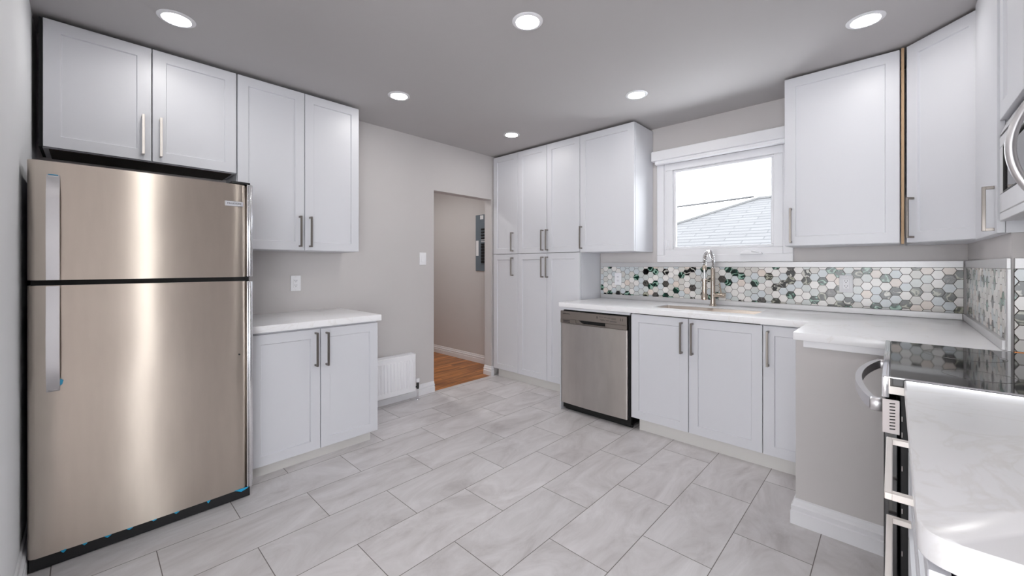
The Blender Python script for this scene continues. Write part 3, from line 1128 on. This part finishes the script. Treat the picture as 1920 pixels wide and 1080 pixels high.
loops = [rr(0.0015, W_ - 0.0015, 0.0015, D_ - 0.0015, 0.006, 0.221), rr(0.0035, W_ - 0.0035, 0.0035, D_ - 0.0035, 0.01, 0.219),
         rr(0.012, W_ - 0.012, 0.012, D_ - 0.012, 0.03, 0.02), rr(0.035, W_ - 0.035, 0.035, D_ - 0.035, 0.03, 0.0)]
for A, B in zip(loops, loops[1:]):
    for j in range(len(A)):
        bm.faces.new([A[j], A[(j + 1) % len(A)], B[(j + 1) % len(A)], B[j]])
bm.faces.new(loops[-1])
so = sk.build('bowl', M['sink'], t, angle=60)
sm = so.modifiers.new('thickness', 'SOLIDIFY')
sm.thickness = 0.001
sm.offset = 0
MB().lathe([(0, 0.001), (0.03, 0.001), (0.042, 0.004), (0.043, 0.0), (0, 0.0)], (W_ * 0.5, D_ * 0.6, 0.001), 'z', 28).build('drain', M['chrome'], t)

# faucet
FY = 3.435
t = thing('faucet', 'tall brushed nickel spring neck faucet behind the sink', 'faucet', (-1.045, FY, 0.93))
MB().lathe([(0, 0), (0.028, 0), (0.027, 0.006), (0.021, 0.012), (0.0185, 0.03), (0.0175, 0.1), (0.0165, 0.29), (0.0135, 0.3), (0, 0.3)], n=28).build('body', M['faucet'], t)
arc = [(0, 0, 0.28)]
RA = 0.1
for i in range(21):
    a = math.pi * i / 20
    arc.append((0, -RA + RA * math.cos(a), 0.325 + RA * 1.05 * math.sin(a)))
arc += [(0, -0.2, 0.30)]
MB().tube(arc, 0.0075, 12).build('hose', M['nickel'], t)
# spring coil around the hose
sp_ = []
L = [Vector(p) for p in arc[:-1]]
seg = [(L[i + 1] - L[i]).length for i in range(len(L) - 1)]
tot = sum(seg)
turns = 26
N = turns * 10
for k in range(N + 1):
    s = tot * k / N
    i = 0
    while i < len(seg) - 1 and s > seg[i]:
        s -= seg[i]
        i += 1
    p = L[i].lerp(L[i + 1], min(1, s / seg[i]))
    td = (L[i + 1] - L[i]).normalized()
    a = Vector((1, 0, 0))
    b = td.cross(a)
    ph = 2 * math.pi * turns * k / N
    sp_.append(p + (a * math.cos(ph) + b * math.sin(ph)) * 0.0145)
MB().tube(sp_, 0.0023, 5).build('spring', M['chrome'], t)
MB().lathe([(0, 0.285), (0.0165, 0.285), (0.0165, 0.315), (0.012, 0.322), (0, 0.322)], (0, -0.2, 0.0), 'z', 20).build('collar', M['faucet'], t)
MB().tube([(0, -0.2, 0.29), (0, -0.2, 0.2)], 0.008).build('hose_end', M['chrome'], t)
hd = MB().lathe([(0, 0.22), (0.011, 0.22), (0.0155, 0.214), (0.017, 0.13), (0.0185, 0.1), (0.024, 0.085), (0.0245, 0.066), (0.018, 0.06), (0, 0.06)], (0, -0.2, 0.0), 'z', 24).build('spray_head', M['faucet'], t)
MB().tube([(0, -0.012, 0.205), (0, -0.19, 0.205)], 0.005).lathe([(0.016, 0.197), (0.021, 0.197), (0.021, 0.213), (0.016, 0.213)], (0, -0.2, 0), 'z', 20).build('holder_arm', M['faucet'], t)
MB().lathe([(0, 0.0), (0.017, 0.0), (0.017, 0.062), (0.02, 0.064), (0.02, 0.088), (0.016, 0.092), (0, 0.092)], (0.0, 0, 0.085), 'x', 22).build('valve_body', M['faucet'], t)
MB().tube([(0.06, 0, 0.1), (0.058, -0.004, 0.13), (0.052, -0.012, 0.18)], [0.006, 0.0055, 0.005], 10).build('lever', M['faucet'], t)


# ------------------------------------------------------------------ hexagon tile
def clip(poly, a, b, c):
    out = []
    for i, p in enumerate(poly):
        q = poly[(i + 1) % len(poly)]
        dp, dq = a * p[0] + b * p[1] - c, a * q[0] + b * q[1] - c
        if dp <= 0:
            out.append(p)
        if dp * dq < 0:
            k = dp / (dp - dq)
            out.append((p[0] + (q[0] - p[0]) * k, p[1] + (q[1] - p[1]) * k))
    return out


def hex_tiles(parent, W, H, seed, ox=0.0, oz=0.0, dark=0.27):
    """flat topped hexagons on the plane y = 0 looking towards -Y, x 0..W, z 0..H"""
    F = 0.0535
    S = F / math.sqrt(3)
    gap = 0.0017
    rnd = random.Random(seed)
    mb = MB()
    bm = mb.bm
    seeds = []
    col = -1
    lastdark = False
    while col * 1.5 * S < W + 2 * S:
        for row in range(-1, int(H / F) + 3):
            cx = ox + col * 1.5 * S
            cz = oz + row * F + (F / 2 if col % 2 else 0)
            rr_ = S - gap
            pts = [(cx + rr_ * math.cos(math.pi / 3 * k), cz + rr_ * math.sin(math.pi / 3 * k)) for k in range(6)]
            for a, b, c in ((-1, 0, -0.001), (1, 0, W - 0.001), (0, -1, -0.001), (0, 1, H - 0.001)):
                pts = clip(pts, a, b, c)
                if len(pts) < 3:
                    break
            p_dark = dark * (0.3 if lastdark else 1.2)
            isdark = rnd.random() < p_dark
            mi = rnd.choices(range(5), (6, 4, 4, 1.6, 3))[0] if not isdark else 5 + rnd.choices(range(4), (4, 3, 3, 2))[0]
            sd = rnd.random()
            if len(pts) < 3:
                continue
            lastdark = isdark
            ar = 0.5 * abs(sum(pts[i][0] * pts[(i + 1) % len(pts)][1] - pts[(i + 1) % len(pts)][0] * pts[i][1] for i in range(len(pts))))
            if ar < 4e-6:
                continue
            A = [bm.verts.new((x, -0.0075, z)) for x, z in pts]
            B = [bm.verts.new((x, -0.004, z)) for x, z in pts]
            fs = [bm.faces.new(A)]
            for i in range(len(pts)):
                fs.append(bm.faces.new([A[i], B[i], B[(i + 1) % len(pts)], A[(i + 1) % len(pts)]]))
            for f in fs:
                f.material_index = mi
                seeds.append(sd)
        col += 1
    bm.faces.ensure_lookup_table()
    o = mb.build('tile_face', HEX_LIGHT + HEX_DARK, parent, angle=20)
    at = o.data.attributes.new('tile_seed', 'FLOAT', 'FACE')
    for i, s in enumerate(seeds):
        at.data[i].value = s
    MB().box(0, W, -0.0058, 0, 0, H).build('grout_bed', M['grout'], parent)


TZ0, TZ1 = 0.968, 1.238
t = thing('tile_backsplash', 'long hexagon mosaic backsplash on the window wall behind the faucet', 'backsplash', (-2.13, WY - 0.0005, TZ0))
hex_tiles(t, 2.43, TZ1 - TZ0, 7, ox=0.01, oz=0.012)
MB().box(0, 2.43, -0.012, 0, TZ1 - TZ0, TZ1 - TZ0 + 0.04, 0.0015).build('edge_trim', M['trim_metal'], t)
MB().box(0.012, 2.425, -0.021, 0, -0.0372, 0, 0.0015).build('upstand', M['trim_metal'], t)
t = thing('tile_backsplash', 'hexagon mosaic on the side of the corner chase, seen edge on', 'backsplash', (CH_X - 0.0005, WY - 0.014, TZ0), ROT_R)
hex_tiles(t, 1.16, TZ1 - TZ0, 11, ox=0.02, oz=0.02)
MB().box(0, 1.18, -0.012, 0, TZ1 - TZ0, TZ1 - TZ0 + 0.04, 0.0015).build('edge_trim', M['trim_metal'], t)
MB().box(0.012, 1.16, -0.021, 0, -0.0372, 0, 0.0015).build('upstand', M['trim_metal'], t)
MB().box(1.16, 1.1845, -0.011, 0, -0.0372, TZ1 - TZ0, 0.0015).build('corner_trim', M['trim_metal'], t)
t = thing('tile_backsplash', 'hexagon mosaic behind the stove at the right edge', 'backsplash', (CH_X + 0.006, CH_Y - 0.0005, 0.905))
hex_tiles(t, RX - CH_X - 0.01, TZ1 - 0.905, 23, ox=0.027, oz=0.046, dark=0.33)
MB().box(0, RX - CH_X - 0.01, -0.012, 0, TZ1 - 0.905, TZ1 - 0.905 + 0.04, 0.0015).build('edge_trim', M['trim_metal'], t)

# ------------------------------------------------------------------ stove
t = thing('stove', 'slide in electric stove with a black glass cooktop at the right', 'stove', (-0.02, 2.343, 0), ROT_R)
SW = 0.768
MB().box(0.006, SW - 0.006, 0.034, 0.66, 0.03, 0.905, 0.002).build('body', M['black'], t)
MB().box(0.0, SW, 0.012, 0.66, 0.905, 0.9315, 0.002).build('cooktop', M['blackglass'], t)
ct = MB().box(0.0, SW, -0.004, 0.012, 0.872, 0.932, 0.003, seg=2)
ct.box(SW - 0.006, SW, 0.0, 0.66, 0.9285, 0.9335, 0.001)
ct.build('cooktop_trim', M['chrome'], t)
MB().box(SW - 0.008, SW - 0.0005, -0.002, 0.62, 0.884, 0.928, 0.001).build('side_trim', M['steel_cool'], t)
for bx, by, br_ in ((0.21, 0.2, 0.1), (0.57, 0.2, 0.075), (0.21, 0.48, 0.075), (0.57, 0.48, 0.1)):
    rg = MB()
    k = 64
    rg.tube([(bx + br_ * math.cos(2 * math.pi * j / k), by + br_ * math.sin(2 * math.pi * j / k), 0.9316) for j in range(k)], 0.0006, 6, closed=True)
    rg.build('burner_ring', M['ring'], t)
od = MB().box(0.002, SW - 0.002, 0.0, 0.03, 0.2, 0.868, 0.003).build('oven_door', M['blackglass'], t)
hb = []
for i in range(25):
    u = i / 24
    hb.append((0.045 + (SW - 0.09) * u, -0.022 - 0.05 * math.sin(math.pi * u) ** 0.8, 0.838))
hm_ = MB().tube(hb, 0, rect=(0.032, 0.018), up=(0, 1, 0))
hm_.box(0.03, 0.062, -0.032, 0.001, 0.82, 0.856, 0.004)
hm_.box(SW - 0.062, SW - 0.03, -0.032, 0.001, 0.82, 0.856, 0.004)
hm_.build('handle', M['steel_handle'], od, angle=50)
vp = MB().box(SW - 0.0018, SW + 0.0008, -0.003, 0.033, 0.772, 0.868, 0.0005)
vp.build('vent_plate', M['vent'], od)
vsl = MB()
for k in range(9):
    z = 0.783 + k * 0.009
    vsl.prism([(0.012, z), (0.024, z + 0.0015), (0.024, z + 0.0045), (0.012, z + 0.003)], 'x', SW + 0.0006, SW + 0.0012)
vsl.build('vent_slots', M['gap'], od)
MB().box(0.002, SW - 0.002, 0.0, 0.03, 0.035, 0.195, 0.003).build('bottom_drawer', M['blackglass'], t)
for z in (0.81, 0.765, 0.67, 0.55, 0.43):
    MB().box(SW - 0.0062, SW - 0.0052, 0.037, 0.0385, z, z + 0.014).build('side_slot', M['vent'], t)
for fx in (0.05, SW - 0.05):
    for fy in (0.08, 0.6):
        MB().lathe([(0, 0), (0.018, 0), (0.018, 0.01), (0.008, 0.012), (0.008, 0.03), (0, 0.03)], (fx, fy, 0), 'z', 14).build('foot', M['black'], t)
MB().box(-0.0145, -0.001, 0.342, 0.66, 0.922, 0.9335, 0.001).build('glow_strip', M['orange_glow'], t)  # strip standing in for the orange glow along this edge

# ------------------------------------------------------------------ drawer cabinet and its counter
t = thing('drawer_cabinet', 'white drawer base cabinet in the right foreground, beside the stove', 'cabinet', (0.030, 1.566, 0), ROT_R)
w = 0.868
carcass(t, w, 0.66, 0.09, 0.889, y0=0.026)
MB().box(0, w, 0.07, 0.086, 0, 0.089).build('toe_kick', M['kick'], t)
for za, zb, hz in ((0.742, 0.886, 0.842), (0.50, 0.738, 0.66), (0.095, 0.496, 0.42)):
    d = MB().door(w - 0.004, zb - za - 0.003, t=0.02, rail=0.045 if zb - za > 0.2 else 0.034).build('drawer', M['white'], t, loc=(0.002, 0, za))
    bar_pull_flat(d, hz - za, 0.27, 0.588, M['nickel_lit'])
cn = []
X0, X1, Y0, Y1, RC = 0.022, 0.715, 0.688, 1.57, 0.035
for i in range(9):
    a = math.pi + R90 * i / 8
    cn.append((X0 + RC + RC * math.cos(a), Y0 + RC + RC * math.sin(a)))
cn += [(X1, Y0), (X1, Y1), (X0, Y1)]
ctop = MB().prism([(p[0], p[1] - 1.1) for p in cn], 'z', 0, 0.038, bev=0.004).build('countertop', M['quartz'], loc=(0, 1.1, 0.892))
tag(ctop, 'white quartz countertop with a rounded corner in the right foreground', 'countertop')

# ------------------------------------------------------------------ microwave and the cabinet above
t = thing('microwave', 'stainless over the range microwave with a curved handle at the right edge', 'microwave', (0.288, 2.343, 1.415), ROT_R)
MW = 0.758
MB().box(0, MW, 0.032, 0.42, 0, 0.368, 0.003).build('case', M['silver'], t)
MB().prism([(0.0, 0.318), (0.032, 0.318), (0.032, 0.366), (0.016, 0.366)], 'x', 0, MW).build('vent_grille', M['silver'], t)
MB().box(0.0, MW, 0.008, 0.033, 0.3125, 0.3185).build('seam', M['gap'], t)
dr = MB()
ring = [(0, 0.02, 0.035, 0.285)]
dr.box(0, 0.59, 0, 0.03, 0.03, 0.1, 0.003)
dr.box(0, 0.59, 0, 0.03, 0.27, 0.312, 0.003)
dr.box(0, 0.055, 0, 0.03, 0.1, 0.27, 0.001)
dr.box(0.53, 0.59, 0, 0.03, 0.1, 0.27, 0.001)
dr = dr.build('door', M['silver'], t)
MB().box(0.055, 0.53, 0.006, 0.02, 0.1, 0.27).build('window_pane', M['blackglass'], dr)
MB().box(0.055, 0.06, 0.001, 0.012, 0.1, 0.27).box(0.06, 0.53, 0.001, 0.012, 0.265, 0.27).box(0.06, 0.53, 0.001, 0.012, 0.1, 0.105).build('window_frame', M['slot'], dr)
hb = []
for i in range(25):
    u = i / 24
    hb.append((0.55, 0.0 - 0.048 * math.sin(math.pi * u) ** 0.75, 0.03 + 0.275 * u))
MB().tube(hb, 0.0115, 14).build('handle', M['steel_handle'], dr, angle=60)
MB().box(0.592, MW, 0.0, 0.03, 0.03, 0.312, 0.002).build('control_panel', M['blackglass'], t)
MB().box(0.0, MW, 0.0, 0.032, 0.0, 0.029, 0.002).build('bottom_trim', M['silver'], t)
MB().box(0.04, MW - 0.04, 0.06, 0.38, -0.004, -0.0005).build('grease_filter', M['slot'], t)
t = thing('wall_cabinet', 'white two door cabinet above the microwave', 'cabinet', (0.288, 2.343, 1.788), ROT_R)
carcass(t, MW, 0.42, 0, 0.688)
add_door(t, 0, MW / 2, 0, 0.688)
add_door(t, MW / 2, MW, 0, 0.688)


# ------------------------------------------------------------------ ceiling lights
def downlight(label, x, y, z=CZ, lamp='lamp'):
    t = thing('ceiling_light', label, 'ceiling light', (x, y, z - 0.0005), 0, 'recessed round ceiling lights')
    MB().lathe([(0.056, 0.0), (0.078, 0.0), (0.078, -0.002), (0.072, -0.0055), (0.060, -0.007), (0.056, -0.004)], n=40).build('trim_ring', M['trimwhite'], t)
    MB().lathe([(0, -0.0005), (0.0575, -0.0005), (0.0575, -0.004), (0.05, -0.006), (0, -0.007)], n=40).build('diffuser', M[lamp], t)


downlight('round ceiling light in front of the cabinet above the refrigerator', -2.613, 0.31)
downlight('round ceiling light in front of the tall two door wall cabinet', -2.619, 1.566)
downlight('round ceiling light nearest the doorway and pantry', -2.624, 2.765)
downlight('round ceiling light at the top middle of the picture, in the centre of the kitchen', -1.348, 1.538)
downlight('round ceiling light in front of the window, above the sink', -1.352, 2.74)
downlight('round ceiling light at the upper right, nearest the diagonal corner cabinet', -0.102, 2.70)
downlight('round ceiling light outside the frame, across from the refrigerator', -1.35, 0.27)
downlight('round ceiling light outside the frame, above the stove front', -0.10, 1.50)
downlight('added round fill light deeper in the hall, outside the frame', -4.9, 2.5, lamp='hall_fill')  # both hall lights are unseen, added to brighten the hall
downlight('added round fill light beyond the doorway, outside the frame', -4.1, 2.5, lamp='hall_fill')

# ------------------------------------------------------------------ outside the window
t = thing('neighbour_house', 'pale shingle roofed house seen through the window', 'house', (-1.0, 13.0, 0))
hz, ez = 3.42, 1.22
bm_ = MB()
bm = bm_.bm
ox, oy = 1.0, -13.0
Rg = [(-3.2, 15.0, hz), (4.0, 15.0, hz)]
Ev = [(-8.2, 10.0, ez), (9.0, 10.0, ez), (9.0, 20.0, ez), (-8.2, 20.0, ez)]
vv = [bm.verts.new((p[0] + ox, p[1] + oy, p[2])) for p in Rg + Ev]
for f in ((0, 1, 3, 2), (2, 5, 0), (1, 4, 3), (0, 5, 4, 1), (2, 3, 4, 5)):
    bm.faces.new([vv[i] for i in f])
rf = bm_.build('roof', M['roof'], t, angle=5)
rc = MB()
rc.tube([(-3.2 + ox, 15 + oy, hz), (4 + ox, 15 + oy, hz)], 0.07, 8)
rc.tube([(-3.2 + ox, 15 + oy, hz), (-8.2 + ox, 10 + oy, ez)], 0.06, 8)
rc.build('ridge_cap', M['ridge'], rf)
MB().box(-7.6 + ox, 8.4 + ox, 10.6 + oy, 19.4 + oy, -1.5, ez - 0.02).build('wall', M['house'], t)
sn = MB()
rnd = random.Random(5)
for (x, y, rx, ry) in ((-2.55, 10.75, 0.9, 0.14), (-1.7, 10.9, 0.8, 0.2), (-0.9, 11.0, 0.9, 0.24), (-3.6, 10.62, 0.5, 0.06)):
    z = ez + (y - 10.0) * (hz - ez) / 5.0
    rings = []
    pts = []
    for j in range(20):
        a = 2 * math.pi * j / 20
        q = 0.8 + 0.35 * rnd.random()
        px, py = x + rx * q * math.cos(a), y + ry * q * math.sin(a)
        pts.append((px, py, ez + (py - 10.0) * 0.44))
    va = [sn.bm.verts.new((p[0], p[1], p[2] + 0.005)) for p in pts]
    vb = [sn.bm.verts.new((x + (p[0] - x) * 0.7, y + (p[1] - y) * 0.7, ez + (y + (p[1] - y) * 0.7 - 10) * 0.44 + 0.06)) for p in pts]
    for j in range(20):
        sn.bm.faces.new([va[j], va[(j + 1) % 20], vb[(j + 1) % 20], vb[j]])
    sn.bm.faces.new(vb)
    sn.bm.faces.new(va[::-1])
so = sn.build('snow_patch', M['snow'])
tag(so, 'melting snow lying near the lower edge of the neighbouring roof', 'snow')
so['kind'] = 'stuff'
cbm = MB()
pts = []
for i in range(21):
    u = i / 20
    pts.append((-3.3 - 9 * u, 14.95 - 1.0 * u, 3.5 - 0.24 * u * 1.0 - 0.25 * 4 * u * (1 - u) * 0.3))
cbm.tube(pts, 0.034, 6)
tag(cbm.build('power_cable', M['cable']), 'thin overhead cable running to the roof peak outside the window', 'cable')
